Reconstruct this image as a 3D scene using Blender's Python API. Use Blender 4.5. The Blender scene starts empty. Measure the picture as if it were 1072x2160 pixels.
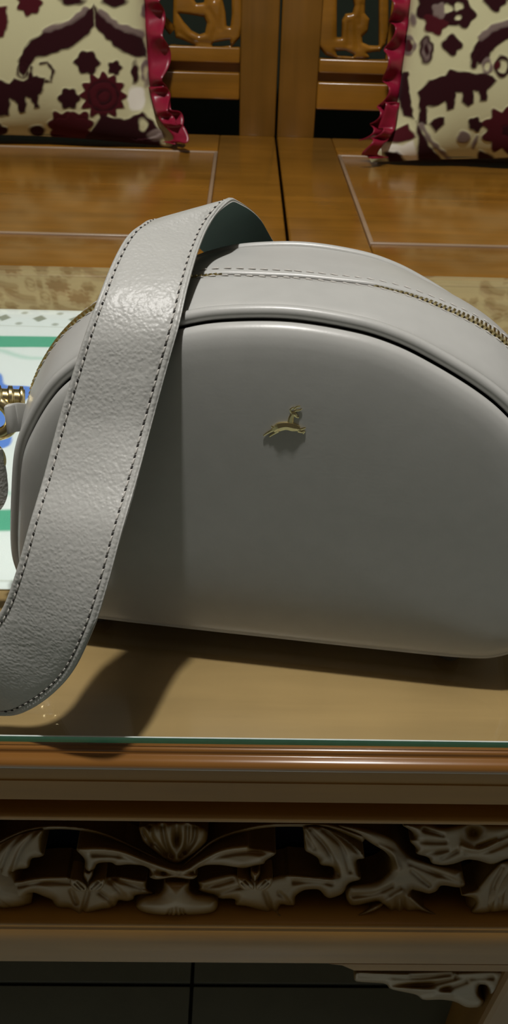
import bpy, bmesh, random
import numpy as np
from math import *
from mathutils import Vector, Matrix

random.seed(4)
S = bpy.context.scene
COL = S.collection

# ------------------------------------------------------------------ camera
# the camera stands 27.5 cm above a 45 cm coffee table and looks 38 degrees down
FPX = 1623.0
TH, PS, RO = radians(38), radians(1.5), radians(2.0)
CAM = np.array([0, 0, .725])
fw = np.array([sin(PS)*cos(TH), cos(PS)*cos(TH), -sin(TH)])
r0 = np.array([cos(PS), -sin(PS), 0.0]); u0 = np.cross(r0, fw)
rt = r0*cos(RO)+u0*sin(RO); up_ = u0*cos(RO)-r0*sin(RO)
cd = bpy.data.cameras.new('camera'); cam = bpy.data.objects.new('camera', cd); COL.objects.link(cam)
cam.matrix_world = Matrix(((rt[0], up_[0], -fw[0], CAM[0]), (rt[1], up_[1], -fw[1], CAM[1]),
                           (rt[2], up_[2], -fw[2], CAM[2]), (0, 0, 0, 1)))
cd.sensor_fit = 'VERTICAL'; cd.sensor_height = 24.0; cd.lens = 24.0*FPX/2160
cd.clip_start = .01
cd.dof.use_dof = True; cd.dof.focus_distance = .31; cd.dof.aperture_fstop = 20.0
S.camera = cam

# ------------------------------------------------------------------ light, exposure
S.view_settings.view_transform = 'Standard'; S.view_settings.look = 'None'
S.view_settings.gamma = 1; S.view_settings.use_curve_mapping = False
S.view_settings.exposure = 0.0
w = bpy.data.worlds.new('world'); S.world = w; w.use_nodes = True
w.node_tree.nodes['Background'].inputs[0].default_value = (.01, .01, .01, 1)
LAMP = (-.10, .225, 2.45)
ld = bpy.data.lights.new('ceiling_bulb', 'POINT'); ld.energy = 137; ld.shadow_soft_size = .036
ld.color = (1.0, .98, .945)
lo = bpy.data.objects.new('ceiling_bulb', ld); COL.objects.link(lo); lo.location = LAMP


def dirp(x, y): return fw+(x-536)/FPX*rt-(y-1080)/FPX*up_
def onY(x, y, Y): d = dirp(x, y); return CAM+d*(Y/d[1])
def onZ(x, y, Z): d = dirp(x, y); return CAM+d*((Z-CAM[2])/d[2])

# ------------------------------------------------------------------ helpers
def link(o): COL.objects.link(o); return o

def empty(name, loc=(0, 0, 0)):
    o = bpy.data.objects.new(name, None); link(o); o.location = loc; o.empty_display_size = .05
    return o

def tag(o, label=None, cat=None, group=None, kind=None):
    if label: o['label'] = label
    if cat: o['category'] = cat
    if group: o['group'] = group
    if kind: o['kind'] = kind
    return o

def mesh(name, V, Fc, mat=None, parent=None, smooth=True, mi=None, kind=None, label=None):
    me = bpy.data.meshes.new(name)
    me.from_pydata([tuple(map(float, v)) for v in V], [], [tuple(map(int, f)) for f in Fc])
    mats = mat if isinstance(mat, (list, tuple)) else [mat]
    for m in mats:
        if m: me.materials.append(m)
    if mi is not None: me.polygons.foreach_set('material_index', mi)
    me.polygons.foreach_set('use_smooth', [smooth]*len(me.polygons))
    me.update()
    o = bpy.data.objects.new(name, me); link(o)
    if parent is not None:
        o.parent = parent
        o.matrix_parent_inverse = Matrix.Translation(-Vector(parent_loc(parent)))
    if kind: o['kind'] = kind
    if label: o['label'] = label
    return o

def parent_loc(p):
    v = Vector((0, 0, 0))
    while p is not None:
        v += p.location; 
        if p.parent is not None: v += p.matrix_parent_inverse.translation
        p = p.parent
    return v

class MB:
    def __init__(s): s.V = []; s.F = []
    def add(s, V, Fc):
        n = len(s.V); s.V += [tuple(v) for v in V]; s.F += [tuple(i+n for i in f) for f in Fc]; return s
    def box(s, x0, x1, y0, y1, z0, z1, b=0.0):
        bm = bmesh.new(); bmesh.ops.create_cube(bm, size=1)
        for v in bm.verts:
            v.co = Vector(((x0+x1)/2+v.co.x*(x1-x0), (y0+y1)/2+v.co.y*(y1-y0), (z0+z1)/2+v.co.z*(z1-z0)))
        if b: bmesh.ops.bevel(bm, geom=bm.edges[:], offset=b, segments=3, affect='EDGES', profile=.5)
        s.add([v.co[:] for v in bm.verts], [[v.index for v in f.verts] for f in bm.faces]) if not bm.verts.index_update() else 0
        bm.free(); return s
    def tube(s, pts, r, n=8, closed=False):
        V, Fc = tubeg(pts, r, n, closed); return s.add(V, Fc)
    def build(s, name, mat, parent=None, **k): return mesh(name, s.V, s.F, mat, parent, **k)

def tubeg(pts, r, n=8, closed=False):
    P = np.array(pts, float); N = len(P)
    T = np.roll(P, -1, 0)-np.roll(P, 1, 0) if closed else np.gradient(P, axis=0)
    T /= np.linalg.norm(T, axis=1)[:, None]+1e-12
    R = np.full(N, r) if np.isscalar(r) else np.array(r, float)
    a = np.cross(T[0], [0, 0, 1.0]);
    if np.linalg.norm(a) < .1: a = np.cross(T[0], [0, 1.0, 0])
    V = []
    for i in range(N):
        a = a-T[i]*np.dot(a, T[i]); a /= np.linalg.norm(a); b = np.cross(T[i], a)
        for k in range(n):
            t = 2*pi*k/n; V.append(P[i]+R[i]*(cos(t)*a+sin(t)*b))
    Fc = []
    for i in range(N if closed else N-1):
        j = (i+1) % N
        for k in range(n):
            Fc.append((i*n+k, i*n+(k+1) % n, j*n+(k+1) % n, j*n+k))
    if not closed:
        Fc.append(tuple(range(n))[::-1]); Fc.append(tuple((N-1)*n+k for k in range(n)))
    return V, Fc

def spline(P, n, closed=False):
    """Catmull-Rom through P, n samples, even in arc length"""
    P = np.array(P, float); m = len(P); out = []
    idx = (lambda i: i % m) if closed else (lambda i: min(max(i, 0), m-1))
    for i in range(m if closed else m-1):
        p0, p1, p2, p3 = P[idx(i-1)], P[idx(i)], P[idx(i+1)], P[idx(i+2)]
        if not closed:
            if i == 0: p0 = 2*p1-p2
            if i == m-2: p3 = 2*p2-p1
        for k in range(24):
            t = k/24
            out.append(.5*((2*p1)+(-p0+p2)*t+(2*p0-5*p1+4*p2-p3)*t*t+(-p0+3*p1-3*p2+p3)*t**3))
    out.append(P[0] if closed else P[-1]); out = np.array(out)
    L = np.concatenate([[0], np.cumsum(np.linalg.norm(np.diff(out, axis=0), axis=1))])
    t = np.linspace(0, L[-1], n+1 if closed else n)
    if closed: t = t[:-1]
    return np.stack([np.interp(t, L, out[:, k]) for k in range(P.shape[1])], 1)

def pdist(P, poly, closed=True):
    """unsigned distance and nearest point to a polyline"""
    A = np.array(poly, float); B = np.roll(A, -1, 0)
    if not closed: A, B = A[:-1], A[1:]
    best = np.full(len(P), 1e9); near = np.zeros((len(P), 2))
    for a, b in zip(A, B):
        d = b-a; L = d@d+1e-12; t = np.clip(((P-a)@d)/L, 0, 1); q = a+t[:, None]*d
        dd = np.hypot(*(P-q).T); m = dd < best; best[m] = dd[m]; near[m] = q[m]
    return best, near

def inside(P, poly):
    A = np.array(poly, float); B = np.roll(A, -1, 0); c = np.zeros(len(P), bool)
    for a, b in zip(A, B):
        if a[1] == b[1]: continue
        m = ((a[1] > P[:, 1]) != (b[1] > P[:, 1])) & (P[:, 0] < (b[0]-a[0])*(P[:, 1]-a[1])/(b[1]-a[1])+a[0])
        c ^= m
    return c

def sdf(P, poly):
    d, _ = pdist(P, poly); return np.where(inside(P, poly), -d, d)

# ------------------------------------------------------------------ materials
def newmat(name):
    m = bpy.data.materials.new(name); m.use_nodes = True; nt = m.node_tree
    b = nt.nodes['Principled BSDF']; return m, nt, b

def N(nt, t, **k):
    n = nt.nodes.new(t)
    for a, v in k.items():
        if a in n.inputs: n.inputs[a].default_value = v
        else: setattr(n, a, v)
    return n

def plain(name, col, rough=.5, metal=0.0, spec=.5, bump=0, bscale=200, coat=0):
    m, nt, b = newmat(name)
    b.inputs['Base Color'].default_value = (*col, 1); b.inputs['Roughness'].default_value = rough
    b.inputs['Metallic'].default_value = metal; b.inputs['Specular IOR Level'].default_value = spec
    b.inputs['Coat Weight'].default_value = coat
    tc = N(nt, 'ShaderNodeTexCoord'); no = N(nt, 'ShaderNodeTexNoise', Scale=bscale, Detail=4.0)
    nt.links.new(tc.outputs['Object'], no.inputs['Vector'])
    mx = N(nt, 'ShaderNodeMix', data_type='RGBA'); mx.inputs[0].default_value = .5
    cr = N(nt, 'ShaderNodeValToRGB')
    cr.color_ramp.elements[0].color = (*[c*.85 for c in col], 1); cr.color_ramp.elements[1].color = (*[min(1, c*1.12) for c in col], 1)
    nt.links.new(no.outputs[0], cr.inputs[0]); nt.links.new(cr.outputs[0], b.inputs['Base Color'])
    if bump:
        bp = N(nt, 'ShaderNodeBump', Strength=bump, Distance=.001); nt.links.new(no.outputs[0], bp.inputs['Height'])
        nt.links.new(bp.outputs[0], b.inputs['Normal'])
    return m

def leather(name, col, rough=.42, grain=.25, cell=700):
    m, nt, b = newmat(name)
    b.inputs['Base Color'].default_value = (*col, 1); b.inputs['Roughness'].default_value = rough
    b.inputs['Specular IOR Level'].default_value = .55
    tc = N(nt, 'ShaderNodeTexCoord')
    nz = N(nt, 'ShaderNodeTexNoise', Scale=120.0, Detail=3.0)
    vo = N(nt, 'ShaderNodeTexVoronoi', Scale=float(cell)); vo.feature = 'SMOOTH_F1'
    n2 = N(nt, 'ShaderNodeTexNoise', Scale=cell*.6, Detail=5.0)
    mp = N(nt, 'ShaderNodeMapping')
    ad = N(nt, 'ShaderNodeVectorMath', operation='MULTIPLY_ADD')
    ad.inputs[1].default_value = (.0022, .0022, .0022)
    nt.links.new(tc.outputs['Object'], nz.inputs['Vector']); nt.links.new(nz.outputs['Color'], ad.inputs[0])
    nt.links.new(tc.outputs['Object'], ad.inputs[2]); nt.links.new(ad.outputs[0], vo.inputs['Vector'])
    nt.links.new(tc.outputs['Object'], n2.inputs['Vector'])
    sm = N(nt, 'ShaderNodeMath', operation='MULTIPLY_ADD'); sm.inputs[1].default_value = -1.0
    nt.links.new(vo.outputs['Distance'], sm.inputs[0]); nt.links.new(n2.outputs[0], sm.inputs[2])
    bp = N(nt, 'ShaderNodeBump', Strength=grain, Distance=.0005)
    nt.links.new(sm.outputs[0], bp.inputs['Height']); nt.links.new(bp.outputs[0], b.inputs['Normal'])
    cr = N(nt, 'ShaderNodeValToRGB')
    cr.color_ramp.elements[0].position = .3; cr.color_ramp.elements[1].position = .7
    cr.color_ramp.elements[0].color = (*[c*.97 for c in col], 1); cr.color_ramp.elements[1].color = (*[c*1.02 for c in col], 1)
    nt.links.new(nz.outputs[0], cr.inputs[0]); nt.links.new(cr.outputs[0], b.inputs['Base Color'])
    return m

def wood(name, a, c, rough=.3, axis=0, coat=.3, scale=6.0, bump=.05):
    m, nt, b = newmat(name)
    tc = N(nt, 'ShaderNodeTexCoord'); mp = N(nt, 'ShaderNodeMapping')
    sc = [scale*7]*3; sc[axis] = scale*.35; mp.inputs['Scale'].default_value = sc
    no = N(nt, 'ShaderNodeTexNoise', Scale=1.0, Detail=8.0, Roughness=.6, Distortion=.6)
    n2 = N(nt, 'ShaderNodeTexNoise', Scale=9.0, Detail=3.0)
    nt.links.new(tc.outputs['Object'], mp.inputs[0]); nt.links.new(mp.outputs[0], no.inputs['Vector'])
    nt.links.new(tc.outputs['Object'], n2.inputs['Vector'])
    av = N(nt, 'ShaderNodeMath', operation='ADD'); h = N(nt, 'ShaderNodeMath', operation='MULTIPLY'); h.inputs[1].default_value = .5
    nt.links.new(no.outputs[0], av.inputs[0]); nt.links.new(n2.outputs[0], av.inputs[1]); nt.links.new(av.outputs[0], h.inputs[0])
    cr = N(nt, 'ShaderNodeValToRGB'); cr.color_ramp.elements[0].position = .36; cr.color_ramp.elements[1].position = .64
    cr.color_ramp.elements[0].color = (*a, 1); cr.color_ramp.elements[1].color = (*c, 1)
    nt.links.new(h.outputs[0], cr.inputs[0]); nt.links.new(cr.outputs[0], b.inputs['Base Color'])
    b.inputs['Roughness'].default_value = rough
    b.inputs['Coat Weight'].default_value = coat; b.inputs['Coat Roughness'].default_value = .16
    bp = N(nt, 'ShaderNodeBump', Strength=bump, Distance=.001)
    nt.links.new(no.outputs[0], bp.inputs['Height']); nt.links.new(bp.outputs[0], b.inputs['Normal'])
    return m

def painted(name, rough=.8, sheen=0.0, bump=.2, bscale=900):
    """base colour from the print of the thing itself (a colour attribute)"""
    m, nt, b = newmat(name)
    at = N(nt, 'ShaderNodeVertexColor'); at.layer_name = 'print'
    nt.links.new(at.outputs[0], b.inputs['Base Color']); b.inputs['Roughness'].default_value = rough
    b.inputs['Sheen Weight'].default_value = sheen; b.inputs['Specular IOR Level'].default_value = .15
    tc = N(nt, 'ShaderNodeTexCoord'); no = N(nt, 'ShaderNodeTexNoise', Scale=float(bscale), Detail=3.0)
    nt.links.new(tc.outputs['Object'], no.inputs['Vector'])
    bp = N(nt, 'ShaderNodeBump', Strength=bump, Distance=.001); nt.links.new(no.outputs[0], bp.inputs['Height'])
    nt.links.new(bp.outputs[0], b.inputs['Normal'])
    return m

def setprint(o, cols):
    ca = o.data.color_attributes.new('print', 'FLOAT_COLOR', 'POINT')
    ca.data.foreach_set('color', np.c_[cols, np.ones(len(cols))].astype(np.float32).ravel())

M_leather = leather('taupe_leather', (.45, .45, .427), .36, .035, 900)
M_strap = leather('pebbled_strap_leather', (.43, .43, .405), .43, .48, 760)
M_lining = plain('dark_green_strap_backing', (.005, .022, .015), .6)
M_dark = plain('dark_brown_zipper_tape', (.03, .024, .018), .8)
M_thread = plain('taupe_thread', (.52, .50, .46), .5)
M_hole = plain('dark_stitch_hole', (.03, .028, .025), .9)
M_gold = plain('polished_gold_metal', (.90, .76, .42), .24, 1.0)
M_brass = plain('brass_zipper_metal', (.78, .66, .36), .28, 1.0)
M_tw = wood('table_teak', (.27, .175, .07), (.42, .275, .115), .34, 0, .25)
M_edge = wood('table_edge_teak', (.15, .060, .012), (.23, .100, .020), .3, 0, .9)
M_rail = wood('table_rail_teak', (.27, .12, .012), (.41, .195, .022), .5, 0, .0)
M_legs = wood('table_leg_teak', (.25, .115, .015), (.37, .18, .03), .5, 2, .0)
M_twy = wood('table_teak_upright', (.20, .112, .042), (.32, .19, .08), .34, 2, .25)
M_carve = wood('carved_teak', (.18, .095, .018), (.29, .155, .032), .42, 0, .08, bump=.1)
M_bw = wood('bench_teak', (.18, .078, .007), (.31, .135, .014), .26, 0, .4)
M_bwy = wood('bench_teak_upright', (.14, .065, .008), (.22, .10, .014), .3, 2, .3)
M_groove = wood('bench_groove', (.30, .20, .12), (.36, .25, .16), .3, 0, .3)
M_tile = plain('grey_green_floor_tile', (.34, .40, .355), .3, 0, .5, 0, 30)
M_grout = plain('dark_grout', (.03, .035, .03), .9)
M_wallg = plain('green_grey_wall_paint', (.012, .019, .010), .8, 0, .3, .1, 60)
M_wallw = plain('off_white_wall_paint', (.10, .085, .07), .8, 0, .3, .1, 60)
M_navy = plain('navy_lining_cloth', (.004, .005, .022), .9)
M_velvet = painted('flocked_cushion_fabric', .85, .05, .25, 700)
M_cloth = painted('printed_table_cloth', .75, 0, .1, 1500)
M_ruffle = plain('crimson_satin', (.24, .008, .03), .36, 0, .5, .2, 120)
M_cback = plain('burgundy_cushion_back', (.08, .008, .015), .8)

def glassmat():
    m = bpy.data.materials.new('clear_glass'); m.use_nodes = True; nt = m.node_tree
    nt.nodes.clear(); out = N(nt, 'ShaderNodeOutputMaterial')
    tr = N(nt, 'ShaderNodeBsdfTransparent'); tr.inputs[0].default_value = (.975, .99, .98, 1)
    gl = N(nt, 'ShaderNodeBsdfGlossy'); gl.inputs['Roughness'].default_value = .015; gl.inputs[0].default_value = (1, 1, 1, 1)
    fr = N(nt, 'ShaderNodeFresnel', IOR=1.5)
    mx = N(nt, 'ShaderNodeMixShader')
    ge = N(nt, 'ShaderNodeNewGeometry'); io = N(nt, 'ShaderNodeMapRange')   # same reflectance on either side of the sheet
    io.inputs['To Min'].default_value = 1.5; io.inputs['To Max'].default_value = 1/1.5
    nt.links.new(ge.outputs['Backfacing'], io.inputs['Value']); nt.links.new(io.outputs[0], fr.inputs[0])
    nt.links.new(fr.outputs[0], mx.inputs[0]); nt.links.new(tr.outputs[0], mx.inputs[1]); nt.links.new(gl.outputs[0], mx.inputs[2])
    nt.links.new(mx.outputs[0], out.inputs[0]); return m
M_glass = glassmat()
M_gedge = plain('green_glass_edge', (.07, .48, .30), .2, 0, .8)
M_gcham = plain('glass_chamfer_highlight', (.72, .80, .76), .25, 0, .8)  # highlight along the front bevel, painted as a pale base colour

# ------------------------------------------------------------------ room shell
def struct(name, o): o['kind'] = 'structure'; return o
RX0, RX1, RY0, RY1, RH = -2.2, 2.2, -2.0, 1.95, 2.7
fl = MB().box(RX0, RX1, RY0, RY1, -.06, -.004).build('floor', M_grout, None, smooth=False); struct('floor', fl)
J = onZ(405, 2077, 0)      # where two tile joints cross
tm = None; ts = .40
for i in range(-6, 6):
    for j in range(-6, 5):
        x = J[0]+i*ts; y = J[1]+j*ts
        if x+ts/2 < RX0+.2 or x+ts > RX1+.1 or y < RY0-.05 or y+ts > RY1+.1: continue
        if tm is None:
            t = MB().box(.0015, ts-.0015, .0015, ts-.0015, -.004, 0, .0008).build('tile', M_tile, None, smooth=False); tm = t.data
        else:
            t = link(bpy.data.objects.new('tile', tm))
        t.parent = fl; t.location = (x, y, 0)
struct('w', MB().box(RX0, RX1, RY1, RY1+.1, 0, RH).build('wall_back', M_wallg, None, smooth=False))
struct('w', MB().box(RX0, RX1, RY0-.1, RY0, 0, RH).build('wall_front', M_wallw, None, smooth=False))
struct('w', MB().box(RX0-.1, RX0, RY0, RY1, 0, RH).build('wall_left', M_wallw, None, smooth=False))
struct('w', MB().box(RX1, RX1+.1, RY0, RY1, 0, RH).build('wall_right', M_wallw, None, smooth=False))
struct('w', MB().box(RX0, RX1, RY0, RY1, RH, RH+.1).build('ceiling', M_wallw, None, smooth=False))

# ------------------------------------------------------------------ coffee table
TX0, TX1, TZ = -.55, .80, .4435
GF, GB = .1967, .730
tb = empty('coffee_table', (.125, .46, 0)); tag(tb, 'teak coffee table with carved apron in front of the bench', 'table')

def extrude_profile(prof, x0, x1, mb):
    """prof: list of (y,z) closed; swept along x"""
    n = len(prof); V = [(x0, y, z) for y, z in prof]+[(x1, y, z) for y, z in prof]
    Fc = [(i, (i+1) % n, n+(i+1) % n, n+i) for i in range(n)]+[tuple(range(n))[::-1], tuple(range(n, 2*n))]
    return mb.add(V, Fc)

# top boards, lying side by side along the length
by0 = .2002
bw = (GB-.01-by0)/5
for k in range(5):
    MB().box(TX0+.02, TX1-.02, by0+k*bw+.0002, by0+(k+1)*bw-.0002, TZ-.018, TZ, .0004).build('top_board', M_tw, tb, smooth=False)
# front edge moulding: two thin beads, a rounded nose, a flat fascia
def nosed():
    p = [(by0-.0001, TZ), (.1978, TZ)]
    p += [(.1964+.0014*cos(a), TZ-.0014+.0014*sin(a)) for a in np.linspace(pi/2, pi, 5)]
    p += [(.1950, TZ-.0026), (.1942, TZ-.0027)]
    p += [(.1930+.0032*cos(a), TZ-.0060+.0032*sin(a)) for a in np.linspace(pi/2, 1.15*pi, 10)]
    p += [(.1910, TZ-.0082), (by0-.0001, TZ-.0082)]
    return p
m = MB(); extrude_profile(nosed(), TX0, TX1, m); m.build('edge_moulding', M_edge, tb)
zf0 = onY(400, 1690, .1905)[2]; zfm = onY(400, 1651, .1905)[2]
m = MB(); extrude_profile([(.1912, TZ-.00821), (.2085, TZ-.00821), (.2085, zf0), (.1905, zf0), (.1905, zf0+.0006), (.1907, zfm-.0003), (.1912, zfm)], TX0+.004, TX1-.004, m)
m.build('fascia_board', M_rail, tb, smooth=False)
# recessed cove and lip above the carving
zl1 = onY(400, 1721, .192)[2]; zl0 = onY(400, 1729, .192)[2]
m = MB(); m.box(TX0+.01, TX1-.01, .203, .214, zl1, zf0-.0002); m.build('recessed_cove', M_rail, tb, smooth=False)
m = MB(); m.box(TX0+.006, TX1-.006, .1915, .214, zl0-.002, zl1-.0002, .0016); m.build('upper_lip', M_rail, tb)
# lower rail, with a rounded upper bead
zr1 = onY(400, 1952, .190)[2]; zr0 = onY(400, 2030, .190)[2]
zr2 = onY(900, 2047, .190)[2]
prof = [(.212, zr1), (.1945, zr1)]+[(.1925+.002*cos(a), zr1-.002+.002*sin(a)) for a in np.linspace(pi/2, pi, 6)]
prof += [(.1905, zr1-.004), (.1897, zr1-.0055), (.1897, zr0+.0008), (.1905, zr0), (.212, zr0)]
m = MB(); extrude_profile(prof, TX0+.004, TX1-.004, m); m.build('lower_rail', M_rail, tb)
# deeper shoulder of the rail next to the leg
xa = onY(695, 2031, .1897)[0]; xb = onY(748, 2045, .1897)[0]; LEGX0 = onY(1076, 2060, .188)[0]
V = []
for y in (.1897, .212):
    V += [(xa, y, zr0-.0001), (xa+(xb-xa)*.5, y, zr0+(zr2-zr0)*.22), (xb, y, zr2), (LEGX0+.02, y, zr2), (LEGX0+.02, y, zr0-.0001)]
Fc = [(0, 1, 2, 3, 4), (9, 8, 7, 6, 5)]+[(i, 5+i, 5+(i+1) % 5, (i+1) % 5) for i in range(5)]
mesh('rail_shoulder', V, Fc, M_rail, tb, smooth=False)
# rails on the other sides
MB().box(TX0+.01, TX1-.01, GB-.03, GB-.01, zr0, TZ-.0185, .002).build('rear_apron', M_tw, tb, smooth=False)
MB().box(TX0+.01, TX0+.03, .215, GB-.031, zr0, TZ-.0185, .002).build('side_apron', M_tw, tb, smooth=False)
MB().box(TX1-.03, TX1-.01, .215, GB-.031, zr0, TZ-.0185, .002).build('side_apron', M_tw, tb, smooth=False)
for (ey, a0, a1) in ((GB-.0097, TX0, TX1),):
    MB().box(a0, a1, ey, ey+.024, TZ-.02, TZ+.002, .004).build('edge_moulding', M_tw, tb)
for ex in (TX0-.0001, TX1-.0199):
    MB().box(ex, ex+.0199, by0, GB-.010, TZ-.02, TZ-.0005, .004).build('edge_moulding', M_tw, tb)
# navy lining behind the carving
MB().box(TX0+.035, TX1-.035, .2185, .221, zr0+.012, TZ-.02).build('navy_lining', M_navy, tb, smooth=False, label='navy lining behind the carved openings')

# legs, slightly bowed, square in section
def leg(x0, y0, wd=.052):
    m = MB(); zs = np.linspace(0, zr0-.0002, 22); V = []
    for z in zs:
        t = 1-z/zr0; o = 0; k = wd*(1-.30*t)
        cx = x0+wd/2; cy = y0+wd/2-o
        V += [(cx-k/2, cy-k/2, z), (cx+k/2, cy-k/2, z), (cx+k/2, cy+k/2, z), (cx-k/2, cy+k/2, z)]
    Fc = [(4*i+j, 4*i+(j+1) % 4, 4*i+4+(j+1) % 4, 4*i+4+j) for i in range(len(zs)-1) for j in range(4)]
    Fc += [(3, 2, 1, 0), tuple(4*(len(zs)-1)+j for j in range(4))]
    o = mesh('leg', V, Fc, M_legs, tb, smooth=False)
    bv = o.modifiers.new('b', 'BEVEL'); bv.width = .004; bv.segments = 2; bv.limit_method = 'ANGLE'; bv.angle_limit = radians(50)
leg(LEGX0, .189)
leg(TX0+.02, .189); leg(TX1-.072, .189); leg(TX0+.02, GB-.065); leg(TX1-.072, GB-.065)

# --- carved relief: each piece is a solid with its own outline, flutes and ridges
def carve(name, outl, Y0, parent, veins=(), ridges=(), holes=(), H=.005, bev=9.0, step=2.0, mat=None, thick=.012,
          vw=5.5, vd=.0015, rh=.0018, rw=6.0, extra=None, label=None):
    def chaikin(p, k=2):
        p = np.array(p, float)
        for _ in range(k):
            n_ = np.roll(p, -1, 0); p = np.stack([p*.8+n_*.2, p*.2+n_*.8], 1).reshape(-1, 2)
        return p
    outl = chaikin(outl); veins = [spline(v, 16) for v in veins]; ridges = [spline(v, 16) for v in ridges]
    A = np.array(outl, float)
    x0, y0 = A.min(0)-step; x1, y1 = A.max(0)+step
    nx = int((x1-x0)/step)+2; ny = int((y1-y0)/step)+2
    gx, gy = np.meshgrid(x0+np.arange(nx)*step, y0+np.arange(ny)*step); P = np.c_[gx.ravel(), gy.ravel()]
    cc = P.reshape(ny, nx, 2)[:-1, :-1].reshape(-1, 2)+step/2
    ins = inside(cc, outl)
    for h in holes: ins &= ~inside(cc, h)
    ins = ins.reshape(ny-1, nx-1)
    use = np.zeros((ny, nx), int)
    for dy in (0, 1):
        for dx in (0, 1): use[dy:dy+ny-1, dx:dx+nx-1] += ins
    use = use.ravel(); keep = use > 0; edge = keep & (use < 4)
    d, q = pdist(P, outl)
    for h in holes:
        dh, qh = pdist(P, h); m_ = dh < d; d[m_] = dh[m_]; q[m_] = qh[m_]
    okm = edge & (d < step*1.6); P[okm] = q[okm]; d[okm] = 0
    t = np.clip(d/(bev*1.5), 0, 1); h = H*(.25+.75*np.sqrt(1-(1-t)**2))+.0010*np.sin(P[:, 0]/23.0+P[:, 1]/31.0)*t
    for v in veins:
        dv, _ = pdist(P, v, False); h -= vd*np.exp(-(dv/vw)**2)*np.clip(d/5, 0, 1)
    for v in ridges:
        dv, _ = pdist(P, v, False); h += rh*np.exp(-(dv/rw)**2)
    if extra is not None: h += extra(P)
    idx = -np.ones(len(P), int); ids = np.nonzero(keep)[0]; idx[ids] = np.arange(len(ids)); n = len(ids)
    V = [onY(P[i, 0], P[i, 1], Y0-h[i]) for i in ids]
    V = np.array(V); Bk = V.copy(); Bk[:, 1] = Y0+thick
    # back rim follows the front outline straight back
    Fc = []; EC = {}
    def e(a, b):
        k = (min(a, b), max(a, b)); EC.setdefault(k, []).append((a, b))
    for j, i in zip(*np.nonzero(ins)):
        a = idx[j*nx+i]; b = idx[j*nx+i+1]; c = idx[(j+1)*nx+i+1]; dd = idx[(j+1)*nx+i]
        Fc.append((a, dd, c, b))
        for u_, v_ in ((a, dd), (dd, c), (c, b), (b, a)): e(u_, v_)
    rim = [v[0] for v in EC.values() if len(v) == 1]
    bi = {}; VV = list(V)
    for a, b in rim:
        for k in (a, b):
            if k not in bi: bi[k] = len(VV); VV.append(Bk[k])
        Fc.append((b, a, bi[a], bi[b]))
    return mesh(name, VV, Fc, mat or M_carve, parent, label=label)

CY = .203
# upper scroll bands running behind the leaves
def band(pts, wd):
    C = spline(pts, 40); T = np.gradient(C, axis=0); T /= np.linalg.norm(T, axis=1)[:, None]; Nn = np.c_[-T[:, 1], T[:, 0]]
    W = np.interp(np.linspace(0, 1, 40), np.linspace(0, 1, len(wd)), wd)[:, None]
    return np.r_[C+Nn*W, (C-Nn*W)[::-1]], C
o1, c1 = band([(-60, 1812), (0, 1776), (60, 1750), (130, 1744), (200, 1753), (270, 1782), (330, 1812), (372, 1834)], [8, 7, 6, 5, 5, 5, 6, 5])
carve('carved_scroll', o1, CY+.002, tb, H=.004, bev=6, ridges=[c1])
o1, c1 = band([(378, 1834), (410, 1806), (460, 1768), (540, 1744), (620, 1738), (700, 1744), (770, 1768)], [5, 5, 5, 5, 6, 8, 10])
carve('carved_scroll', o1, CY+.002, tb, H=.004, bev=6, ridges=[c1])
A = [(-60, 1810), (0, 1777), (40, 1757), (95, 1746), (87, 1765), (88, 1790), (95, 1803), (85, 1808), (65, 1810), (62, 1832), (35, 1834),
     (26, 1843), (28, 1853), (45, 1856), (70, 1848), (100, 1846), (145, 1846), (165, 1843), (185, 1852), (205, 1843), (232, 1848),
     (260, 1846), (310, 1855), (308, 1864), (312, 1875), (330, 1882), (322, 1890), (300, 1887), (285, 1888), (284, 1896), (270, 1902),
     (250, 1898), (247, 1910), (240, 1920), (215, 1922), (170, 1944), (120, 1958), (60, 1962), (0, 1955), (-60, 1940), (-60, 1925),
     (0, 1938), (60, 1946), (120, 1942), (150, 1926), (146, 1919), (120, 1918), (113, 1907), (110, 1898), (90, 1890), (72, 1882),
     (60, 1885), (53, 1895), (50, 1903), (30, 1903), (20, 1898), (0, 1920), (-60, 1915)]
carve('carved_leaf', A, CY, tb, bev=14, H=.007,
      veins=[[(55, 1752), (20, 1790), (0, 1835)], [(78, 1752), (45, 1790), (25, 1838)], [(30, 1756), (0, 1790), (-20, 1830)],
             [(150, 1862), (90, 1862), (40, 1868)], [(185, 1882), (175, 1920)], [(210, 1882), (232, 1900), (240, 1918)],
             [(232, 1858), (262, 1890)], [(240, 1852), (300, 1874)], [(150, 1880), (160, 1905)]],
      ridges=[[(140, 1850), (90, 1852), (40, 1862)], [(-60, 1933), (0, 1948), (60, 1953), (120, 1950), (170, 1935)], [(255, 1852), (305, 1860)]])
B = [(155, 1788), (205, 1780), (250, 1787), (290, 1800), (330, 1818), (365, 1830), (395, 1832), (420, 1812), (465, 1787), (500, 1780),
     (524, 1778), (528, 1788), (575, 1792), (585, 1800), (560, 1815), (558, 1822), (540, 1826), (515, 1832), (490, 1828), (465, 1824),
     (435, 1824), (415, 1832), (412, 1842), (418, 1848), (405, 1856), (365, 1850), (330, 1856), (313, 1850), (320, 1842), (315, 1832),
     (300, 1825), (270, 1823), (245, 1826), (235, 1818), (205, 1820), (200, 1833), (188, 1842), (178, 1832), (180, 1812)]
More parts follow.
